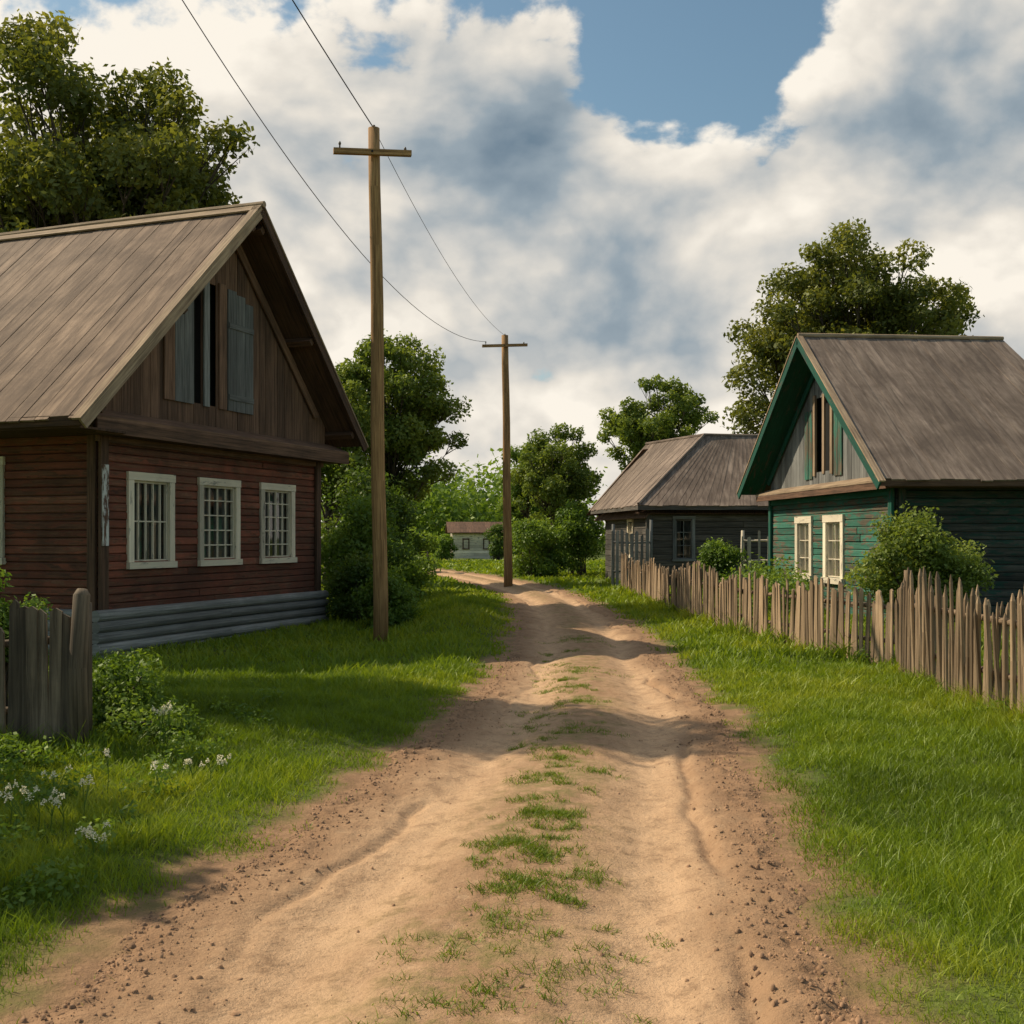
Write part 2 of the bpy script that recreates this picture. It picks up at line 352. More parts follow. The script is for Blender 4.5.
# ------------------------------------------------------------ foliage generator
def leaves(centers,radii,n,size,seed,tb=None,flat=.8,shell=.5):
    r=np.random.default_rng(seed); C=np.asarray(centers,float); R=np.asarray(radii,float)
    p=R**2; p/=p.sum(); idx=r.choice(len(C),n,p=p)
    d=r.normal(size=(n,3)); d/=np.linalg.norm(d,axis=1)[:,None]
    rad=R[idx]*(shell+(1.15-shell)*r.random(n)**.8)
    rad*=.55+.9*fbm(d[:,0]*2.6+idx*3.1,d[:,1]*2.6+d[:,2]*1.9,2)
    P=C[idx]+d*rad[:,None]*np.array([1,1,flat])
    nrm=d*.6+r.normal(size=(n,3))*.75+np.array([0,0,.45]); nrm/=np.linalg.norm(nrm,axis=1)[:,None]
    a=np.cross(nrm,r.normal(size=(n,3))); a/=np.linalg.norm(a,axis=1)[:,None]; b=np.cross(nrm,a)
    L=size*(.55+.9*r.random(n)); W=L*(.42+.2*r.random(n))
    V=np.stack([P-a*L[:,None]/2,P+b*W[:,None]/2-a*L[:,None]*.05,P+a*L[:,None]/2,P-b*W[:,None]/2-a*L[:,None]*.05],1).reshape(-1,3)
    Q=np.arange(n*4).reshape(-1,4)
    if tb is None: tb=r.random(len(C))
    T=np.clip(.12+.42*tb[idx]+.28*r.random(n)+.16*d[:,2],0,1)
    return V,Q,T
def tree(name,base,top,cc,cr,ncl,nl,size,mat,seed,tr=.22,clr=(.2,.34),extra=(),flat=.8,cone=0):
    r=np.random.default_rng(seed); rr=random.Random(seed)
    e=empty(name); cc=np.array(cc,float); cr=np.array(cr,float); C=[];R=[]
    m=cr.mean() if not cone else cr[0]*1.25
    while len(C)<ncl:
        d=r.normal(size=3); d/=np.linalg.norm(d); k=r.random()**.42
        lump=.76+.42*float(fbm(d[0]*1.8+seed,d[1]*1.8+d[2]*2.3,2))
        p=cc+d*cr*k*lump*.9
        if cone: f=1-cone*(p[2]-cc[2]+cr[2])/(2*cr[2]); p[:2]=cc[:2]+(p[:2]-cc[:2])*f*1.5
        if p[2]<cc[2]-cr[2]*.75 and k>.8 and r.random()<.5: continue
        C.append(p);R.append(m*r.uniform(*clr)*(1.15-.40*k))
    for (x,y,z,q) in extra: C.append(np.array([x,y,z]));R.append(q)
    V,Q,T=leaves(C,R,nl,size,seed,flat=flat)
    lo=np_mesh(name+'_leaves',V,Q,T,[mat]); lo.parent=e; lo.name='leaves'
    mb=MB(); b=Vector((base[0],base[1],gz(base[0],base[1])-.15)); tp=Vector(cc)+Vector((0,0,cr[2]*.35))
    pts=[];rad=[]
    for i in range(9):
        t=i/8; p=b.lerp(tp,t)+Vector((rr.uniform(-1,1),rr.uniform(-1,1),0))*.12*(t>0)*m*.3; pts.append(p); rad.append(tr*(1.35 if i==0 else 1)*(1-.82*t)+.015)
    mb.tube(pts,rad,M_bark,9)
    for c,q in zip(C,R):
        c=Vector(c); t=max(.18,min(.92,((c.z-b.z)/(tp.z-b.z))*.62+rr.uniform(-.08,.05))); k=t*8; i=int(min(7,k)); st=pts[i].lerp(pts[i+1],k-i)
        r0=max(.02,tr*(1-.82*t)*.45); mid=st.lerp(c,.5)+Vector((rr.uniform(-.2,.2)*m*.3,rr.uniform(-.2,.2)*m*.3,-.06*m+rr.uniform(-.1,.2)))
        mb.tube([st,st.lerp(mid,.5)+Vector((0,0,.03*m)),mid,c],[r0,r0*.7,r0*.45,.008],M_bark,5,cap=False)
        for j in range(3):
            dd=Vector((rr.gauss(0,1),rr.gauss(0,1),rr.gauss(.3,.8))).normalized()*q*.9
            mb.tube([mid.lerp(c,.6),c+dd],[r0*.3+.004,.004],M_bark,4,cap=False)
    mb.obj('trunk',e,True)
    return e
def bush(name,c,rad,ncl,nl,size,mat,seed,clr=(.28,.45)):
    r=np.random.default_rng(seed); rr=random.Random(seed); e=empty(name); c=np.array(c,float); c[2]+=gz(c[0],c[1]); rad=np.array(rad,float); C=[];R=[]
    for i in range(ncl):
        d=r.normal(size=3); d/=np.linalg.norm(d); p=c+d*rad*r.random()**.5*.8
        p[2]=max(p[2],c[2]-rad[2]*.8); C.append(p); R.append(rad.mean()*r.uniform(*clr))
    V,Q,T=leaves(C,R,nl,size,seed,shell=.35)
    o=np_mesh(name+'_leaves',V,Q,T,[mat]); o.parent=e; o.name='leaves'
    mb=MB(); g=gz(c[0],c[1])
    for p in C:
        s=Vector((c[0]+rr.uniform(-.3,.3)*rad[0],c[1]+rr.uniform(-.3,.3)*rad[1],g-.05)); p=Vector(p)
        mb.tube([s,s.lerp(p,.5)+Vector((0,0,.08)),p],[.02,.013,.005],M_bark,4,cap=False)
    mb.obj('stems',e,True); return e
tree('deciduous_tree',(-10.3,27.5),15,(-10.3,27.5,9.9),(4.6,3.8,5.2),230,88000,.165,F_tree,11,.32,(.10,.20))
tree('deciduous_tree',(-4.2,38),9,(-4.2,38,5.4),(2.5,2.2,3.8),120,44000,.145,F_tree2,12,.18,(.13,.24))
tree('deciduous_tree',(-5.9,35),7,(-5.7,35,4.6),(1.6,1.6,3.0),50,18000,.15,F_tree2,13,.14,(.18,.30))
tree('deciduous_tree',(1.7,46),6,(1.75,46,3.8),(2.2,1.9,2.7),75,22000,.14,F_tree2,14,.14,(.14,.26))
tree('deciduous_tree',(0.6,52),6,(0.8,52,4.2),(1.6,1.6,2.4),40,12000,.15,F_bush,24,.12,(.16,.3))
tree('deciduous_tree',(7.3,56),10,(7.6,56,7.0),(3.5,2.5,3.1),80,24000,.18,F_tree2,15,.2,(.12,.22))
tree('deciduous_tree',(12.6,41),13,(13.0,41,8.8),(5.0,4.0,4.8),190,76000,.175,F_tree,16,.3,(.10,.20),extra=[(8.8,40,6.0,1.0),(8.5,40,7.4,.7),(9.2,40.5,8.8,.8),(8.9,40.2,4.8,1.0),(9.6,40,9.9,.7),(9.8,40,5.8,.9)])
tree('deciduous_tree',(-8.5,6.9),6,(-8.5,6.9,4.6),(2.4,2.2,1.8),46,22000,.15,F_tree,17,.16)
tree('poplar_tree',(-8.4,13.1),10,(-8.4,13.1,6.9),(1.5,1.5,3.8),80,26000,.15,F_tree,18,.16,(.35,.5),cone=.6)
bush('shrub',(-3.3,24.0,1.35),(1.1,1.5,1.5),34,20000,.09,F_bush,21,(.22,.4))
bush('shrub',(-3.05,21.4,.7),(.55,.8,.95),20,11000,.075,F_dark,22)
bush('shrub',(-2.2,20.0,.42),(.55,.9,.62),22,9000,.07,F_bush,34)
bush('shrub',(-3.1,28.5,.9),(1.2,1.6,1.1),22,11000,.10,F_bush,23)
bush('shrub',(-3.9,30.5,1.8),(1.5,1.4,2.1),28,14000,.11,F_dark,25)
bush('shrub',(-4.6,50,1.0),(1.3,1.0,1.5),16,7000,.13,F_bush,36)
bush('shrub',(-4.4,72,1.1),(.8,.8,1.3),14,4000,.16,F_bush,37)
bush('shrub',(-1.0,74,1.3),(1.0,.8,1.7),16,5000,.16,F_dark,38)
bush('shrub',(1.1,43,1.1),(1.4,1.6,1.5),26,11000,.12,F_bush,26,(.2,.38))
bush('shrub',(2.6,44.5,1.7),(1.3,1.5,1.9),26,11000,.12,F_bush,27,(.2,.38))
bush('shrub',(5.9,16.0,1.12),(1.08,.8,.90),50,23000,.06,F_tree2,28,(.2,.34))
bush('shrub',(5.3,28.5,.9),(.8,.7,.85),18,8000,.08,F_bush,29)
bush('hedge',(5.4,23.4,.35),(.9,2.8,.6),26,13000,.07,F_bush,30)
bush('shrub',(-3.05,8.7,.22),(.40,.45,.46),28,7000,.042,F_bush,31)
bush('shrub',(-4.0,8.6,.85),(.3,.3,.55),14,4500,.045,F_bush,32)
bush('shrub',(-2.65,8.3,.05),(.5,.45,.2),18,3500,.038,F_bush,33)
bush('shrub',(-3.4,7.4,.05),(.5,.25,.2),16,3000,.038,F_bush,35)
r=np.random.default_rng(40); C=[];R=[]
for i in range(350):
    x=r.uniform(-75,75) if i<220 else r.uniform(-14,6); y=r.uniform(88,125); hgt=r.uniform(4,8.5)*(.75+.5*float(fbm(x*.07,2,2)))
    C.append((x,y,hgt*.75)); R.append(r.uniform(1.5,3.2)); C.append((x+r.uniform(-1,1),y,hgt*.3)); R.append(r.uniform(2,3.4))
V,Q,T=leaves(C,R,70000,.5,41); np_mesh('distant_trees',V,Q,T,[F_bush])
# ------------------------------------------------------------ building helpers
UP=Vector((0,0,1))
def wall(mb,O,a,n,W,z0,z1,holes,rh,mat,depth=.035,top=None):
    z=z0
    while z<z1-.01:
        h=min(rh*random.uniform(.93,1.07),z1-z); zc=z+h/2; iv=[(0,W)]
        for (s0,s1,a0,a1) in holes:
            if a0<zc<a1:
                nv=[]
                for (p,q) in iv:
                    if s0>p: nv.append((p,min(q,s0)))
                    if s1<q: nv.append((max(p,s1),q))
                iv=[x for x in nv if x[1]-x[0]>.02]
        iv2=[]
        for (p,q) in iv:
            if q-p>2.2 and random.random()<.6:
                k=p+(q-p)*random.uniform(.3,.7); iv2+=[(p,k),(k+.004,q)]
            else: iv2.append((p,q))
        for (p,q) in iv2:
            j=random.uniform(-.009,.009); t=random.random(); c=min(.016,h*.16)
            prof=[(-.12,0),(j+depth*.45,.002),(depth+j,c),(depth+j,h-c),(j+depth*.45,h-.002),(-.12,h)]
            mb.prism([O+a*p+n*x+UP*(z+y) for x,y in prof],a*(q-p),mat,t,a)
        z+=h
def window(parts,O,a,n,s0,s1,z0,z1,cols=3,rows=4,fw=.12,mat=None,curt=True):
    mat=mat or M_white; F=parts['frame']; W=s1-s0; H=z1-z0; t=random.random()
    P=lambda s,z,d:O+a*s+UP*z+n*d
    F.box(P((s0+s1)/2,z1-fw/2,.055),a*(W+.02),UP*fw,n*.05,mat,.6); F.box(P((s0+s1)/2,z0+fw*.4,.06),a*(W+.04),UP*fw*.8,n*.09,mat,.5)
    zc=(z0+fw*.8+z1-fw)/2; hh=(z1-fw)-(z0+fw*.8)-.004
    for s in (s0+fw/2,s1-fw/2): F.box(P(s,zc,.05),UP*hh,a*fw,n*.045,mat,random.random())
    i0,i1,j0,j1=s0+fw,s1-fw,z0+fw*.8,z1-fw; sw=.035
    for s in (i0+sw/2,i1-sw/2): F.box(P(s,zc,.0),UP*hh,a*sw,n*.05,mat,.4)
    for z in (j0+sw/2,j1-sw/2): F.box(P((i0+i1)/2,z,.0),a*(i1-i0-2*sw-.004),UP*sw,n*.045,mat,.4)
    for k in range(1,cols): F.box(P(i0+(i1-i0)*k/cols,zc,.002),UP*(hh-2*sw-.004),a*.022,n*.03,mat,.5)
    for k in range(1,rows): F.box(P((i0+i1)/2,j0+(j1-j0)*k/rows,.004),a*(i1-i0-2*sw-.004),UP*.02,n*.026,mat,.5)
    G=parts['glass']; p=[P(i0,j0,-.02),P(i1,j0,-.02),P(i1,j1,-.02),P(i0,j1,-.02)]
    b=len(G.v); G.v+=p; G.face([b,b+1,b+2,b+3],M_glass,.5,a,0)
    C=parts['curtain']; m=46; gap=random.uniform(.0,.12)
    for h in (0,1):
        lo=i0+(i1-i0)*(.5+gap if h else 0); hi=i0+(i1-i0)*(1 if h else .5-gap); b=len(C.v); ph=random.random()*6
        for k in range(m+1):
            s=lo+(hi-lo)*k/m; d=-.09+.018*math.sin(k*1.05+ph)+.008*math.sin(k*.37)
            C.v+=[P(s,j0,d),P(s,j1,d)]
        for k in range(m): C.face([b+2*k,b+2*k+2,b+2*k+3,b+2*k+1],M_curt,.5,a,0)
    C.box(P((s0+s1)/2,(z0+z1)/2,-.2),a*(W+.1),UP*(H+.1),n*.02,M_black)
def planks(mb,R0,R1,E0,E1,n,mat,th=.03,jit=.012,over=.05,sub=.05,split=.07):
    nrm=(R1-R0).cross(E0-R0).normalized()
    if nrm.z<0: nrm=-nrm
    d=((E0-R0)+(E1-R1)).normalized(); xs=[0]
    while xs[-1]<1: xs.append(min(1,xs[-1]+random.uniform(.75,1.3)/n))
    for x0,x1 in zip(xs[:-1],xs[1:]):
        g=.0010; a,b_=R0.lerp(R1,x0),R0.lerp(R1,x1-g); c,e=E0.lerp(E1,x0),E0.lerp(E1,x1-g); o=random.uniform(-.2,1)*over
        c=c+d*o;e=e+d*(o+random.uniform(-.01,.01))
        l0=nrm*random.uniform(0,jit); tl=random.random()
        if random.random()<split:
            f=random.uniform(.35,.65); m1=a.lerp(c,f);m2=b_.lerp(e,f)
            mb.prism([a+l0,b_+l0,m2+l0,m1+l0],nrm*th,mat,tl,d); l1=nrm*random.uniform(-.005,jit*.6)
            mb.prism([m1+l1,m2+l1,e+l1,c+l1],nrm*th,mat,tl*.7+.3*random.random(),d)
        else: mb.prism([a+l0,b_+l0,e+l0,c+l0],nrm*th,mat,tl,d)
    g0=-nrm*sub
    mb.prism([R0+g0,R1+g0,E1+g0,E0+g0],nrm*.035,M_dark,.4,d)
def newparts(): return {k:MB() for k in ('walls','roof','trim','frame','glass','curtain','foundation')}
def finish(parts,e):
    nm={'walls':'walls','roof':'roof','trim':'trim_boards','frame':'window_frames','glass':'window_panes','curtain':'curtains','foundation':'foundation'}
    for k,mb in parts.items():
        if mb.f: mb.obj(nm[k],e)
def gable_boards(mb,O,a,n,prof,z0,w,mat,holes=(),dep=.02,s0=0,s1=6,drop=.12):
    s=s0
    def rz(x):
        for (p,q) in zip(prof[:-1],prof[1:]):
            if p[0]<=x<=q[0]: return p[1]+(q[1]-p[1])*(x-p[0])/(q[0]-p[0])-drop
        return z0
    while s<s1-.01:
        e=min(s1,s+w*random.uniform(.85,1.15)); j=random.uniform(0,.012); g=.006
        za,zb=rz(s),rz(e-g); ap=prof[1][0]
        mid=[(ap,rz(ap))] if s<ap<e-g else []
        segs=[(z0,None)]
        c=(s+e)/2
        for (h0,h1,a0,a1) in holes:
            if h0<c<h1: segs=[(z0,a0),(a1,None)]
        for lo,hi in segs:
            if hi is None:
                if min(za,zb)-lo<.03: continue
                poly=[O+a*s+UP*lo,O+a*(e-g)+UP*lo,O+a*(e-g)+UP*zb]+[O+a*x+UP*z for x,z in mid]+[O+a*s+UP*za]
            else: poly=[O+a*s+UP*lo,O+a*(e-g)+UP*lo,O+a*(e-g)+UP*hi,O+a*s+UP*hi]
            poly=[p+n*j for p in poly]
            mb.prism(poly,n*dep,mat,random.random(),UP)
        s=e
# ------------------------------------------------------------ LEFT HOUSE
H=empty('wooden_house'); P_=newparts()
O=Vector((-5.84,15.6,0)); u=Vector((.342,.940,0)).normalized(); v=Vector((-.940,.342,0)).normalized(); W=6.0;L=10.0
wins=[(.52,1.59,1.13,2.56),(2.22,3.36,1.13,2.56),(4.0,5.13,1.13,2.56)]
holes=[(a+.1,b-.1,c+.08,d-.1) for a,b,c,d in wins]
n1=-v
wall(P_['walls'],O,u,n1,W,.52,3.2,holes,.12,M_redlog)
for w_ in wins: window(P_,O,u,n1,*w_,cols=5 if w_ is wins[0] else 4,rows=2 if w_ is wins[0] else 5)
wall(P_['walls'],O,v,-u,L,.52,3.1,[(1.8,2.65,1.28,2.68),(5.1,5.95,1.28,2.68)],.12,M_redlog)
window(P_,O,v,-u,1.7,2.75,1.2,2.78,3,4); window(P_,O,v,-u,5.0,6.05,1.2,2.78,3,4)
wall(P_['walls'],O+u*W,v,u,L,.5,3.1,[],.2,M_redlog); wall(P_['walls'],O+v*L,u,v,W,.5,3.1,[],.2,M_redlog)
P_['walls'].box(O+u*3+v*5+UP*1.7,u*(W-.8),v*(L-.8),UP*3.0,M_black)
T=P_['trim']
T.box(O+n1*.075-u*.02+UP*1.85,UP*2.6,u*.16,n1*.05,M_dark,.4); T.box(O-u*.075+v*.08+UP*1.85,UP*2.6,v*.14,u*.05,M_dark,.6)
T.box(O+n1*.108-u*.02+UP*2.05,UP*1.15,u*.13,n1*.014,M_peel,.9)
T.box(O+u*(W-.05)+n1*.075+UP*1.85,UP*2.6,u*.16,n1*.05,M_dark,.4)
for i in range(5):
    z=-.13+.155*i; dd=.03*random.random()
    P_['foundation'].tube([O+n1*(.10+dd)-u*.25+UP*z,O+n1*(.11+dd)+u*2.9+UP*(z+.01),O+n1*(.10+dd)+u*(W+.15)+UP*z],[.083,.076,.08],M_found,12,random.random())
    P_['foundation'].tube([O-u*.10-n1*.22+UP*z,O-u*.10+v*L+UP*z],[.083,.08],M_found,10,random.random())
P_['foundation'].box(O+u*3+v*5+UP*.15,u*(W-.1),v*(L-.1),UP*.7,M_black)
prof=[(-1.02,3.17),(3.12,7.05),(6.75,3.42)]; p=.6
def PL(s,t,z): return O+u*s+v*t+UP*z
pts=[PL(prof[i][0],-p,prof[i][1]) for i in range(3)]; ptb=[PL(prof[i][0],L+.5,prof[i][1]) for i in range(3)]
planks(P_['roof'],pts[1],ptb[1],pts[0],ptb[0],40,M_roof,over=.07,jit=.010,split=.03)
planks(P_['roof'],pts[1],ptb[1],pts[2],ptb[2],34,M_roof,over=.08)
rd=(ptb[1]-pts[1]).normalized()
for sgn,E in ((1,pts[0]),(1,pts[2])):
    d=(E-pts[1]).normalized(); nr=rd.cross(d).normalized(); nr=nr if nr.z>0 else -nr
    T.prism([pts[1]+nr*.055-rd*.08,ptb[1]+nr*.055,ptb[1]+nr*.055+d*.15,pts[1]+nr*.055+d*.15-rd*.08],nr*.03,M_trim,.7,rd)
T.tube([pts[1]+UP*.085-rd*.1,pts[1].lerp(ptb[1],.3)+UP*.10,pts[1].lerp(ptb[1],.6)+UP*.075,ptb[1]+UP*.085],[.055,.05,.055,.05],M_trim,8,.8)
for E,tt in ((pts[0],.7),(pts[2],.25)):
    d=(E-pts[1]).normalized(); nr=rd.cross(d).normalized(); nr=nr if nr.z>0 else -nr
    a0=pts[1]-rd*.03; l=(E-pts[1]).length
    T.prism([a0+nr*.05,a0+d*(l+.12)+nr*.05,a0+d*(l+.1)-nr*.10,a0-nr*.10],-rd*.035,M_trim if tt>.5 else M_dark,tt,d)
    T.prism([a0+nr*.055-rd*.05,a0+d*(l+.12)+nr*.055-rd*.05,a0+d*(l+.12)+nr*.055+rd*.10,a0+nr*.055+rd*.10],nr*.03,M_trim,.55,d)
    b0=PL(prof[1][0],-.06,prof[1][1]-.25); T.prism([b0,b0+d*(l-1.05),b0+d*(l-1.15)-nr*.16,b0-nr*.16],-v*.03,M_attic,.95,d)
    for f in (.06,.5,.93):
        c=pts[1]+d*l*f-nr*.13; T.box(c+rd*.32,rd*.62,d*.11,nr*.11,M_dark,.5)
T.box((pts[0]+ptb[0])/2-UP*.03,(ptb[0]-pts[0]),UP*.14,u*.03,M_dark,.5)
T.box(PL(-.5,L/2-.05,3.06),v*(L+.9),u*.95,UP*.03,M_dark,.2)
gable_boards(P_['walls'],PL(0,0,0),u,n1,prof,3.3,.21,M_attic,holes=[(2.1,2.36,3.75,5.6),(2.5,2.76,3.75,5.75)],s0=-.35,s1=6.3)
G=P_['walls']
G.box(PL(2.45,.12,4.7),UP*2.2,u*1.2,v*.02,M_black)
def rz_(x):
    return prof[0][1]+(prof[1][1]-prof[0][1])*(x-prof[0][0])/(prof[1][0]-prof[0][0])-.35
for (a,b_,mt,tt,zt) in [(1.35,1.6,M_attic,.9,9),(1.61,1.84,M_greyb,.25,9),(1.85,2.08,M_greyb,.4,9),(2.36,2.50,M_greyb,.95,9),(2.77,2.98,M_attic,.95,5.8),(3.02,3.26,M_greyb,.1,5.75),(3.27,3.52,M_greyb,.25,5.7),(3.53,3.76,M_greyb,.15,5.6)]:
    z1=min(rz_(a),zt); z2=min(rz_(b_),zt)
    G.prism([PL(a,-.035,3.72),PL(b_,-.035,3.72),PL(b_,-.035,z2),PL(a,-.035,z1)],-v*.03,mt,tt,UP)
for zz in (3.95,5.15): G.box(PL(3.39,-.075,zz),u*.72,UP*.09,v*.02,M_greyb,.3)
T.prism([PL(-.55,0,3.42),PL(-.55,-.42,3.26),PL(-.55,-.42,3.20),PL(-.55,0,3.28)],u*7.1,M_attic,.9,u)
T.box(PL(3.0,-.40,3.12),u*7.1,UP*.18,v*.05,M_dark,.75); T.box(PL(3.0,-.2,3.05),u*7.0,v*.36,UP*.03,M_dark,.2)
T.box(PL(3.0,-.06,3.0),u*6.3,UP*.10,v*.05,M_attic,.6)
finish(P_,H)
# ------------------------------------------------------------ RIGHT (GREEN) HOUSE
H=empty('wooden_house'); P_=newparts()
O=Vector((6.96,20,0)); u=Vector((-.0836,.9965,0)).normalized(); v=Vector((.9965,.0836,0)).normalized(); W=6.9;L=4.1
wins=[(4.1,5.15,.63,2.06),(2.3,3.4,.63,2.06)]
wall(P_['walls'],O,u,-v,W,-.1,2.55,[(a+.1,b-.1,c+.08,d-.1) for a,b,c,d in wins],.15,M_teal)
for w_ in wins: window(P_,O,u,-v,*w_,cols=2,rows=3,fw=.15)
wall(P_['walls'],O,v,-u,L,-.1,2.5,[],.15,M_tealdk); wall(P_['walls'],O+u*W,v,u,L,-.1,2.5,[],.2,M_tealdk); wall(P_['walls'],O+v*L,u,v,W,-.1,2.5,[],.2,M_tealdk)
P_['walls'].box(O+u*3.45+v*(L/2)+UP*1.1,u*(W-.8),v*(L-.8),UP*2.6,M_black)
T=P_['trim']
T.box(O-v*.075+UP*1.2,UP*2.6,u*.15,v*.05,M_tealtrim,.5); T.box(O-u*.075+v*.1+UP*1.2,UP*2.6,v*.14,u*.05,M_tealdk,.5)
T.box(O+u*W-v*.075+UP*1.2,UP*2.6,u*.15,v*.05,M_tealtrim,.5)
prof=[(-.65,2.6),(3.45,5.82),(7.75,2.72)]; p=.55
def PR(s,t,z): return O+u*s+v*t+UP*z
pts=[PR(prof[i][0],-p,prof[i][1]) for i in range(3)]; ptb=[PR(prof[i][0],L-.15,prof[i][1]) for i in range(3)]
ptb[0]=PR(prof[0][0],L+.35,prof[0][1])
planks(P_['roof'],pts[1],ptb[1],pts[0],ptb[0],24,M_roof2,over=.05,split=.03); planks(P_['roof'],pts[1],ptb[1],pts[2],ptb[2],22,M_roof2,over=.05)
rd=v
T.tube([pts[1]+UP*.07-rd*.05,ptb[1]+UP*.07],[.05,.045],M_trim,8,.8)
for E in (pts[0],pts[2]):
    d=(E-pts[1]).normalized(); nr=rd.cross(d).normalized(); nr=nr if nr.z>0 else -nr
    a0=pts[1]-rd*.03; l=(E-pts[1]).length
    T.prism([a0+nr*.04,a0+d*(l+.12)+nr*.04,a0+d*(l+.1)-nr*.13,a0-nr*.13],-rd*.035,M_tealtrim,.3,d)
    T.prism([a0+nr*.045-rd*.05,a0+d*(l+.12)+nr*.045-rd*.05,a0+d*(l+.12)+nr*.045+rd*.07,a0+nr*.045+rd*.07],nr*.03,M_trim,.7,d)
    b0=PR(prof[1][0],-.06,prof[1][1]-.25); T.prism([b0,b0+d*(l-.75),b0+d*(l-.85)-nr*.14,b0-nr*.14],-v*.03,M_tealtrim,.6,d)
    T.prism([pts[1]-nr*.06,pts[1]+d*l-nr*.06,pts[1]+d*l-nr*.06+rd*(p-.02),pts[1]-nr*.06+rd*(p-.02)],-nr*.02,M_tealtrim,.25,d)
T.box((pts[0]+ptb[0])/2-UP*.04,(ptb[0]-pts[0]),UP*.12,u*.03,M_dark,.5)
T.box(PR(-.32,L/2,2.50),v*(L+.6),u*.6,UP*.03,M_dark,.2)
gable_boards(P_['walls'],PR(0,0,0),u,-v,prof,2.72,.2,M_greyb,holes=[(3.0,3.9,3.0,4.6)],s0=-.1,s1=7.0)
G=P_['walls']; G.box(PR(3.45,.1,3.8),UP*2.0,u*1.3,v*.02,M_black)
G.box(PR(3.45,-.03,3.8),UP*1.7,u*.12,v*.04,M_trim,.7)
for s in (2.95,3.95): G.box(PR(s,-.045,3.8),UP*1.75,u*.12,v*.05,M_trim,.5)
for s in (2.5,2.72,4.2,4.45): G.box(PR(s,-.04,3.62),UP*1.5,u*.2,v*.03,M_teal,.6)
T.prism([PR(-.4,0,2.76),PR(-.4,-.32,2.64),PR(-.4,-.32,2.6),PR(-.4,0,2.66)],u*7.7,M_trim,.5,u)
T.box(PR(3.45,-.30,2.53),u*7.6,UP*.12,v*.04,M_dark,.9); T.box(PR(3.45,-.06,2.42),u*7.0,UP*.12,v*.05,M_tealtrim,.9)
finish(P_,H)
# ------------------------------------------------------------ MIDDLE GREY HOUSE (hip roof)
H=empty('wooden_house'); P_=newparts()
O=Vector((4.27,34,0)); u=Vector((-.08,.9968,0)).normalized(); v=Vector((.9968,.08,0)).normalized()
wall(P_['walls'],O,u,-v,8.2,-.1,2.6,[(2.6,3.4,1,2.1)],.2,M_greywall); wall(P_['walls'],O,v,-u,6,-.1,2.6,[(.8,1.3,.95,2.15)],.2,M_greywall)
wall(P_['walls'],O+v*6,u,v,8.2,-.1,2.6,[],.3,M_greywall); wall(P_['walls'],O+u*8.2,v,u,6,-.1,2.6,[],.3,M_greywall)
window(P_,O,v,-u,.7,1.4,.85,2.25,2,3,.09,M_greyb); window(P_,O,u,-v,2.5,3.5,.9,2.2,2,3,.09)
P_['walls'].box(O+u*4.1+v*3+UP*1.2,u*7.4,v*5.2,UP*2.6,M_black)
E1,E2,E3,E4=[Vector(a) for a in ((3.85,33.5,2.55),(3.0,42.8,2.6),(11.0,43.2,2.6),(10.9,34.1,2.55))]
P1,P2,P3=[Vector(a) for a in ((6.5,37.2,5.0),(4.95,40.6,4.98),(9.5,38.4,5.05))]
planks(P_['roof'],P1,P2,E1,E2,30,M_roof2,over=.05,sub=.45,split=0); planks(P_['roof'],P1,P3,E1,E4,30,M_roof2,over=.05,sub=.35,split=0)
planks(P_['roof'],P2,P3,E2,E3,14,M_roof2,sub=.4); planks(P_['roof'],P3,P3+Vector((0,.05,0)),E4,E3,14,M_roof2,sub=.4)
P_['roof'].prism([P1-UP*.06,P3-UP*.06,P2-UP*.06],UP*.05,M_roof2,.4)
T=P_['trim']
for a,b_ in ((P1,P2),(P1,P3),(P1,E1)): T.tube([a+UP*.06,b_+UP*.06],[.05,.05],M_roof2,6,.9)
for a,b_ in ((E1,E2),(E1,E4)): T.box((a+b_)/2-UP*.06,b_-a,UP*.12,Vector((.03,.03,0)),M_greywall,.8)
T.box(O-u*.06-v*.06+UP*1.25,UP*2.6,v*.16,u*.10,M_greywall,.9)
finish(P_,H)
# ------------------------------------------------------------ distant cottage
H=empty('cottage'); P_=newparts()
O=Vector((-4.3,80,0)); u=Vector((1,.1,0)).normalized(); v=Vector((-.1,1,0)).normalized()
wall(P_['walls'],O,u,-v,3.4,0,1.9,[],.2,M_white); wall(P_['walls'],O+u*3.4,v,u,4,0,1.9,[],.2,M_white); wall(P_['walls'],O,v,-u,4,0,1.9,[],.2,M_white)
window(P_,O,u,-v,.7,1.2,.7,1.5,2,2,.08,M_dark); window(P_,O,u,-v,2.2,2.7,.7,1.5,2,2,.08,M_dark)
a,b_,c,d=O-u*.4-v*.4+UP*1.9,O+u*3.8-v*.4+UP*1.9,O+u*3.8+v*2+UP*2.7,O-u*.4+v*2+UP*2.7
planks(P_['roof'],d,c,a,b_,10,M_dark); e2=v*2.4-UP*.8
planks(P_['roof'],d,c,d+e2,c+e2,10,M_dark)
finish(P_,H)
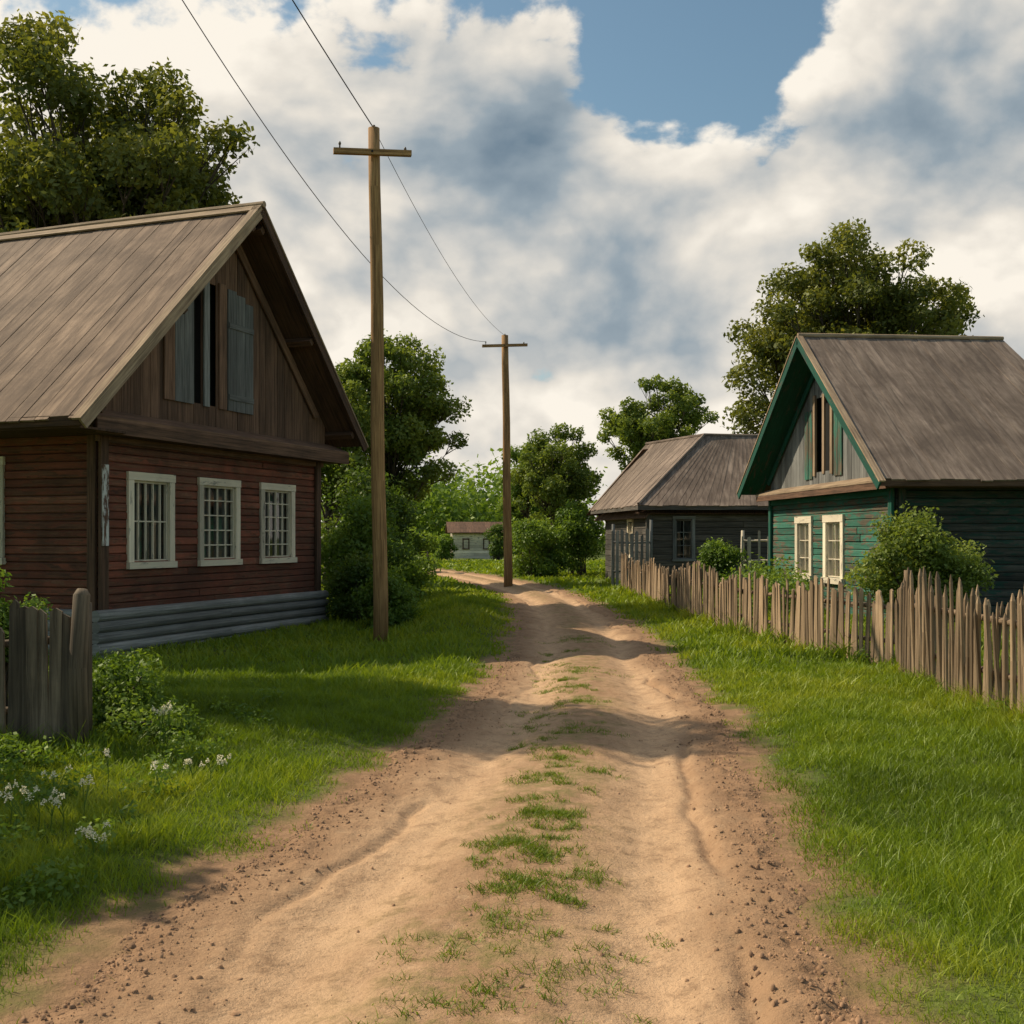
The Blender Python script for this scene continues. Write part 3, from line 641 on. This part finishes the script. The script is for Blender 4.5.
# ------------------------------------------------------------ fences
def fence(name,poly,sp,h0,h1,w,mat,round_=True,rails=(.3,.75),lean=.03,post=None,wr=(.6,1.35)):
    e=empty(name); S=MB(); Rl=MB(); poly=[Vector((x,y,0)) for x,y in poly]
    hn=random.random()*50
    for a,b_ in zip(poly[:-1],poly[1:]):
        L_=(b_-a).length; d=(b_-a)/L_; n=Vector((-d.y,d.x,0)); x=0
        while x<L_:
            p=a+d*x; p.z=gz(p.x,p.y)-.06; h=random.uniform(h0,h1)*(1+.07*math.sin(hn+x*1.3)); ww=w*random.uniform(*wr)
            if random.random()<.12: h*=random.uniform(.8,1.1)
            tp=p+UP*h+d*random.gauss(0,lean)+n*random.gauss(0,lean)
            if round_:
                mid=p.lerp(tp,.5)+d*random.gauss(0,lean*.3)
                S.tube([p,mid,p.lerp(tp,.94),tp],[ww*.5,ww*.47,ww*.4,ww*.1],mat,7,random.random())
            else:
                c=random.uniform(.02,.07)
                q=[p-d*ww/2,p+d*ww/2,tp+d*ww/2-UP*c*random.random(),tp+d*ww*random.uniform(-.2,.2)+UP*.02,tp-d*ww/2-UP*c*random.random()]
                S.prism(q,n*.02,mat,random.random(),UP)
            x+=sp*random.uniform(.8,1.3)
        for r_ in rails:
            p0=a+UP*(r_*h0+gz(a.x,a.y)); p1=b_+UP*(r_*h0+gz(b_.x,b_.y)); off=n*(-.045 if n.x<0 else .045)
            m_=p0.lerp(p1,.5)+UP*random.uniform(-.04,.01)
            Rl.tube([p0+off,m_+off,p1+off],[.032,.028,.03],mat,6,.3)
        k=max(1,int(L_/2.4))
        for i in range(k+1):
            p=a.lerp(b_,i/k)+n*(-.1 if n.x<0 else .1); p.z=gz(p.x,p.y)-.1; ph=(post or h0*1.02)*random.uniform(.95,1.05)
            Rl.tube([p,p+UP*ph*.6,p+UP*ph+d*random.gauss(0,.02)],[.055,.052,.045],mat,8,.35)
    S.obj('stakes',e); Rl.obj('rails',e,True); return e
fence('wooden_fence',[(3.95,6.2),(4.2,9.0),(4.3,12.2)],.068,1.02,1.30,.050,M_fence,True,(.35,.8),.035,1.25)
fence('wooden_fence',[(4.74,13.2),(4.2,15.4),(3.7,17.9),(3.42,23),(3.12,31.5)],.100,.90,1.10,.078,M_fence,False,(.35,.8),.025,1.0)
fence('wooden_fence',[(-3.12,7.92),(-4.6,8.05),(-6.4,8.4)],.072,1.0,1.17,.084,M_fenceg,False,(.3,.8),.022,1.1,(.8,1.2))
fence('wooden_fence',[(-9,55),(-4.4,57)],.16,.95,1.15,.12,M_fenceg,False)
fence('wooden_gate',[(3.0,32.9),(4.1,32.6)],.15,1.75,2.0,.10,M_greyb,False,(.3,.8),.01,2.1)
fence('wooden_gate',[(6.2,29.6),(7.3,29.4)],.22,1.55,1.75,.07,M_white,False,(.2,.6,.95),.01,1.9)
e=empty('fence_post'); mb=MB(); g=gz(-3.1,7.85); mb.tube([(-3.08,7.84,g-.1),(-3.1,7.85,g+.6),(-3.07,7.85,g+1.12),(-3.07,7.86,g+1.16)],[.068,.064,.06,.035],M_fenceg,10,.35); mb.obj('post',e,True)
# ------------------------------------------------------------ poles and wires
def pole(name,x,y,h,r0,arm,armang,az):
    e=empty(name); mb=MB(); z0=gz(x,y)-.2; n=9; pts=[];rad=[]
    for i in range(n+1):
        t=i/n; pts.append((x+.010*math.sin(i*1.3)-.10*t*(h/8),y+.008*math.cos(i),z0+(h-z0)*t)); rad.append(r0*(1.10-.28*t))
    mb.tube(pts,rad,M_pole,16,.62); mb.obj('post',e,True)
    top=Vector(pts[-1]); ad=Vector((math.cos(armang),math.sin(armang),0)); A=MB()
    c=top-UP*az-Vector((0,r0+.03,0))
    A.box(c,ad*arm+UP*.06,UP*.085,ad.cross(UP)*.08,M_pole,.75)
    A.tube([c-Vector((0,.06,0)),c+Vector((0,.28,0))],[.018,.018],M_wire,6)
    A.obj('crossarm',e)
    I=MB(); ends=[]
    for s in (-.42,.42):
        b=c+ad*arm*s+UP*.05; I.tube([b-UP*.02,b+UP*.03],[.012,.012],M_wire,6); I.tube([b+UP*.02,b+UP*.035,b+UP*.06,b+UP*.075],[.015,.022,.018,.008],M_ins,8); ends.append(b+UP*.06)
    b=top; I.tube([b-UP*.02,b+UP*.05],[.03,.02],M_ins,6)
    I.obj('insulators',e,True); ends.append(top); return ends
p1=pole('utility_pole',-2.04,17.1,7.95,.108,1.2,.25,.42)
p2=pole('utility_pole',-.12,35.2,8.05,.13,1.45,.1,.35)
p3=pole('utility_pole',-5.8,4.6,12.6,.15,1.6,.9,.4)
def wire(mb,a,b_,sag,r=.011,n=40):
    pts=[a.lerp(b_,i/n)-UP*4*sag*(i/n)*(1-i/n) for i in range(n+1)]; mb.tube(pts,[r if not isinstance(r,tuple) else r[0]+(r[1]-r[0])*i/n for i in range(n+1)],M_wire,5,cap=False)
e=empty('power_line'); mb=MB()
wire(mb,p1[2],p3[2],.25,.009); wire(mb,p1[2],p2[2],.45,.005)
wire(mb,p2[0],p3[2]-UP*.5,2.4,.0075)
mb.obj('wires',e)
# ------------------------------------------------------------ cream flowers
e=empty('wildflowers'); st=MB(); r=np.random.default_rng(77)
spots=[(-2.4,7.6,.36),(-2.5,7.75,.30),(-2.3,5.9,.24),(-2.38,5.75,.19),(-2.0,6.4,.2),(-2.55,5.65,.24),(-2.35,6.6,.25),(-1.95,6.9,.15),(-2.0,5.2,.13),(-2.6,6.2,.25)]
F=MB()
for (x,y,h) in spots:
    for j in range(r.integers(1,4)):
        X=x+r.normal(0,.05);Y=y+r.normal(0,.05); g=gz(X,Y); hh=h*r.uniform(.75,1.1)+.03
        for q in range(r.integers(2,5)):
            tp=Vector((X+r.normal(0,.035),Y+r.normal(0,.035),g+hh+r.normal(0,.015)))
            st.tube([(X,Y,g),(X+.01,Y,g+hh*.5),tp],[.003,.0025,.002],F_bush,4,.5,cap=False)
            R_=r.uniform(.012,.024)
            for i in range(32):
                a=r.random()*6.28; qq=R_*math.sqrt(r.random()); c=tp+Vector((math.cos(a)*qq,math.sin(a)*qq,.022*(1-(qq/R_)**2)-.01+r.normal(0,.006)))
                nn=Vector((r.normal(0,.7),r.normal(-.3,.7),1)).normalized(); ax=nn.cross(Vector((1,0,0))).normalized()*.0045; bx=nn.cross(ax).normalized()*.0045
                b=len(F.v); F.v+=[c-ax,c+bx,c+ax,c-bx]; F.face([b,b+1,b+2,b+3],M_petal,.5,Vector((1,0,0)),0)
st.obj('stems',e); F.obj('petals',e)
# ------------------------------------------------------------ weeds
C=[];R=[];r=np.random.default_rng(88)
for a,b_ in TALL:
    n=int(math.hypot(b_[0]-a[0],b_[1]-a[1])*2.0)
    for i in range(n):
        t=r.random(); x=a[0]+(b_[0]-a[0])*t+r.normal(0,.12); y=a[1]+(b_[1]-a[1])*t+r.normal(0,.12); C.append((x,y,gz(x,y)+r.uniform(.02,.10))); R.append(r.uniform(.06,.15))
for i in range(150):
    y=r.uniform(3.6,10.5); x=-r.uniform(2.0,.5*y+.3) 
    if x<edL(y)-.5: C.append((x,y,gz(x,y)+.04)); R.append(r.uniform(.05,.15))
V,Q,T=leaves(C,R,22000,.034,89); np_mesh('weeds',V,Q,T,[F_bush])
# ------------------------------------------------------------ sun, sky
az=Vector((-.91,.41,0)).normalized(); el=math.radians(44)
S=Vector((az.x*math.cos(el),az.y*math.cos(el),math.sin(el)))
sd=bpy.data.lights.new('sun','SUN'); sd.energy=5.0; sd.angle=math.radians(.5); sd.color=(1,.86,.65)
so=bpy.data.objects.new('sun',sd); so.rotation_euler=S.to_track_quat('Z','Y').to_euler(); so.location=(-20,20,30); COL.objects.link(so)
w=bpy.data.worlds.new('World'); scene.world=w; w.use_nodes=True; nt=NT(w.node_tree); nt.n.clear()
out=nt.new('ShaderNodeOutputWorld'); sky=nt.new('ShaderNodeTexSky'); sky.sky_type='NISHITA'; sky.sun_disc=False; sky.sun_elevation=el; sky.sun_rotation=math.atan2(S.x,S.y)%(2*math.pi)
bg=nt.new('ShaderNodeBackground'); bg.inputs[1].default_value=.115; nt.link(nt.mix(1.0,sky.outputs[0],(.92,1.02,.90),'MULTIPLY'),bg.inputs[0])
tc=nt.new('ShaderNodeTexCoord'); D=tc.outputs['Generated']
def blob(px,py,rad,k):
    d=Vector(((px-512)/1100,1,(537-py)/1100)).normalized()
    dp=nt.new('ShaderNodeVectorMath',operation='DISTANCE'); nt.link(D,dp.inputs[0]); dp.inputs[1].default_value=d
    return nt.mapr(dp.outputs['Value'],rad/1100*1.5,0,0,k,True)
def addup(l):
    x=l[0]
    for y in l[1:]: x=nt.math('ADD',x,y)
    return x
vm=nt.mapping(D,(1,1,1.4))
N0=nt.noise(vm,4.2,8,.56,.12)
vo=nt.new('ShaderNodeVectorMath',operation='ADD'); nt.link(vm,vo.inputs[0]); vo.inputs[1].default_value=(-.028,0,.045)
N1=nt.noise(vo.outputs[0],4.2,4,.56,.12)
BN=nt.noise(vm,13,3,.5,.0)
bil=nt.math('MULTIPLY',nt.math('ABSOLUTE',nt.math('SUBTRACT',BN,.5)),.35)
N0=nt.math('ADD',nt.math('ADD',nt.math('MULTIPLY',nt.math('SUBTRACT',N0,.5),1.3),.5),bil)
blue=addup([blob(x,y,rr,k) for x,y,rr,k in [(690,100,105,.66),(775,25,95,.68),(630,10,105,.65),(200,-5,95,.55),(60,15,90,.65),(450,-10,90,.6),(330,-15,80,.45)]])
sepd=nt.new('ShaderNodeSeparateXYZ'); nt.link(D,sepd.inputs[0])
front=nt.mapr(sepd.outputs['Y'],.25,.82,-.17,.20)
dens=nt.math('ADD',nt.math('SUBTRACT',N0,nt.math('MULTIPLY',blue,.45)),front)
alpha=nt.mapr(dens,.44,.52,0,1,True)
dark=addup([blob(x,y,rr,k) for x,y,rr,k in [(525,140,115,.80),(430,225,115,.58),(970,75,140,.65),(610,275,95,.45),(700,350,110,.2),(250,190,90,.2)]])
N0s=nt.math('ADD',nt.math('MULTIPLY',nt.math('SUBTRACT',N1,.5),1.3),.5)
rel=nt.mapr(nt.math('SUBTRACT',N0,N0s),-.14,.17,-.40,.42)
lit=nt.math('ADD',nt.math('SUBTRACT',.90,nt.math('MULTIPLY',dark,.70)),rel)
thick=nt.mapr(dens,.50,.85,.14,-.12)
lit=nt.math('ADD',lit,thick)
ramp=nt.new('ShaderNodeValToRGB'); nt.link(nt.mapr(lit,-.15,1.15),ramp.inputs[0]); e_=ramp.color_ramp.elements
e_[0].position=0; e_[0].color=(.15,.22,.29,1); e_[1].position=1; e_[1].color=(.98,.91,.80,1)
k=e_.new(.35); k.color=(.31,.375,.425,1); k=e_.new(.6); k.color=(.56,.565,.55,1); k=e_.new(.82); k.color=(.80,.75,.67,1)
bgc=nt.new('ShaderNodeBackground'); nt.link(ramp.outputs[0],bgc.inputs[0]); bgc.inputs[1].default_value=1.0
mx=nt.new('ShaderNodeMixShader'); nt.link(alpha,mx.inputs[0]); nt.link(bg.outputs[0],mx.inputs[1]); nt.link(bgc.outputs[0],mx.inputs[2]); nt.link(mx.outputs[0],out.inputs[0])
# ------------------------------------------------------------ camera
cd=bpy.data.cameras.new('camera'); cd.sensor_width=36; cd.lens=36*1100/1024; cd.shift_y=25/1024; cd.clip_end=5000; cd.clip_start=.05
co=bpy.data.objects.new('camera',cd); co.location=(0,0,1.6); co.rotation_euler=(math.radians(90),0,0); COL.objects.link(co); scene.camera=co
scene.view_settings.view_transform='Standard'; scene.view_settings.look='None'; scene.view_settings.exposure=0
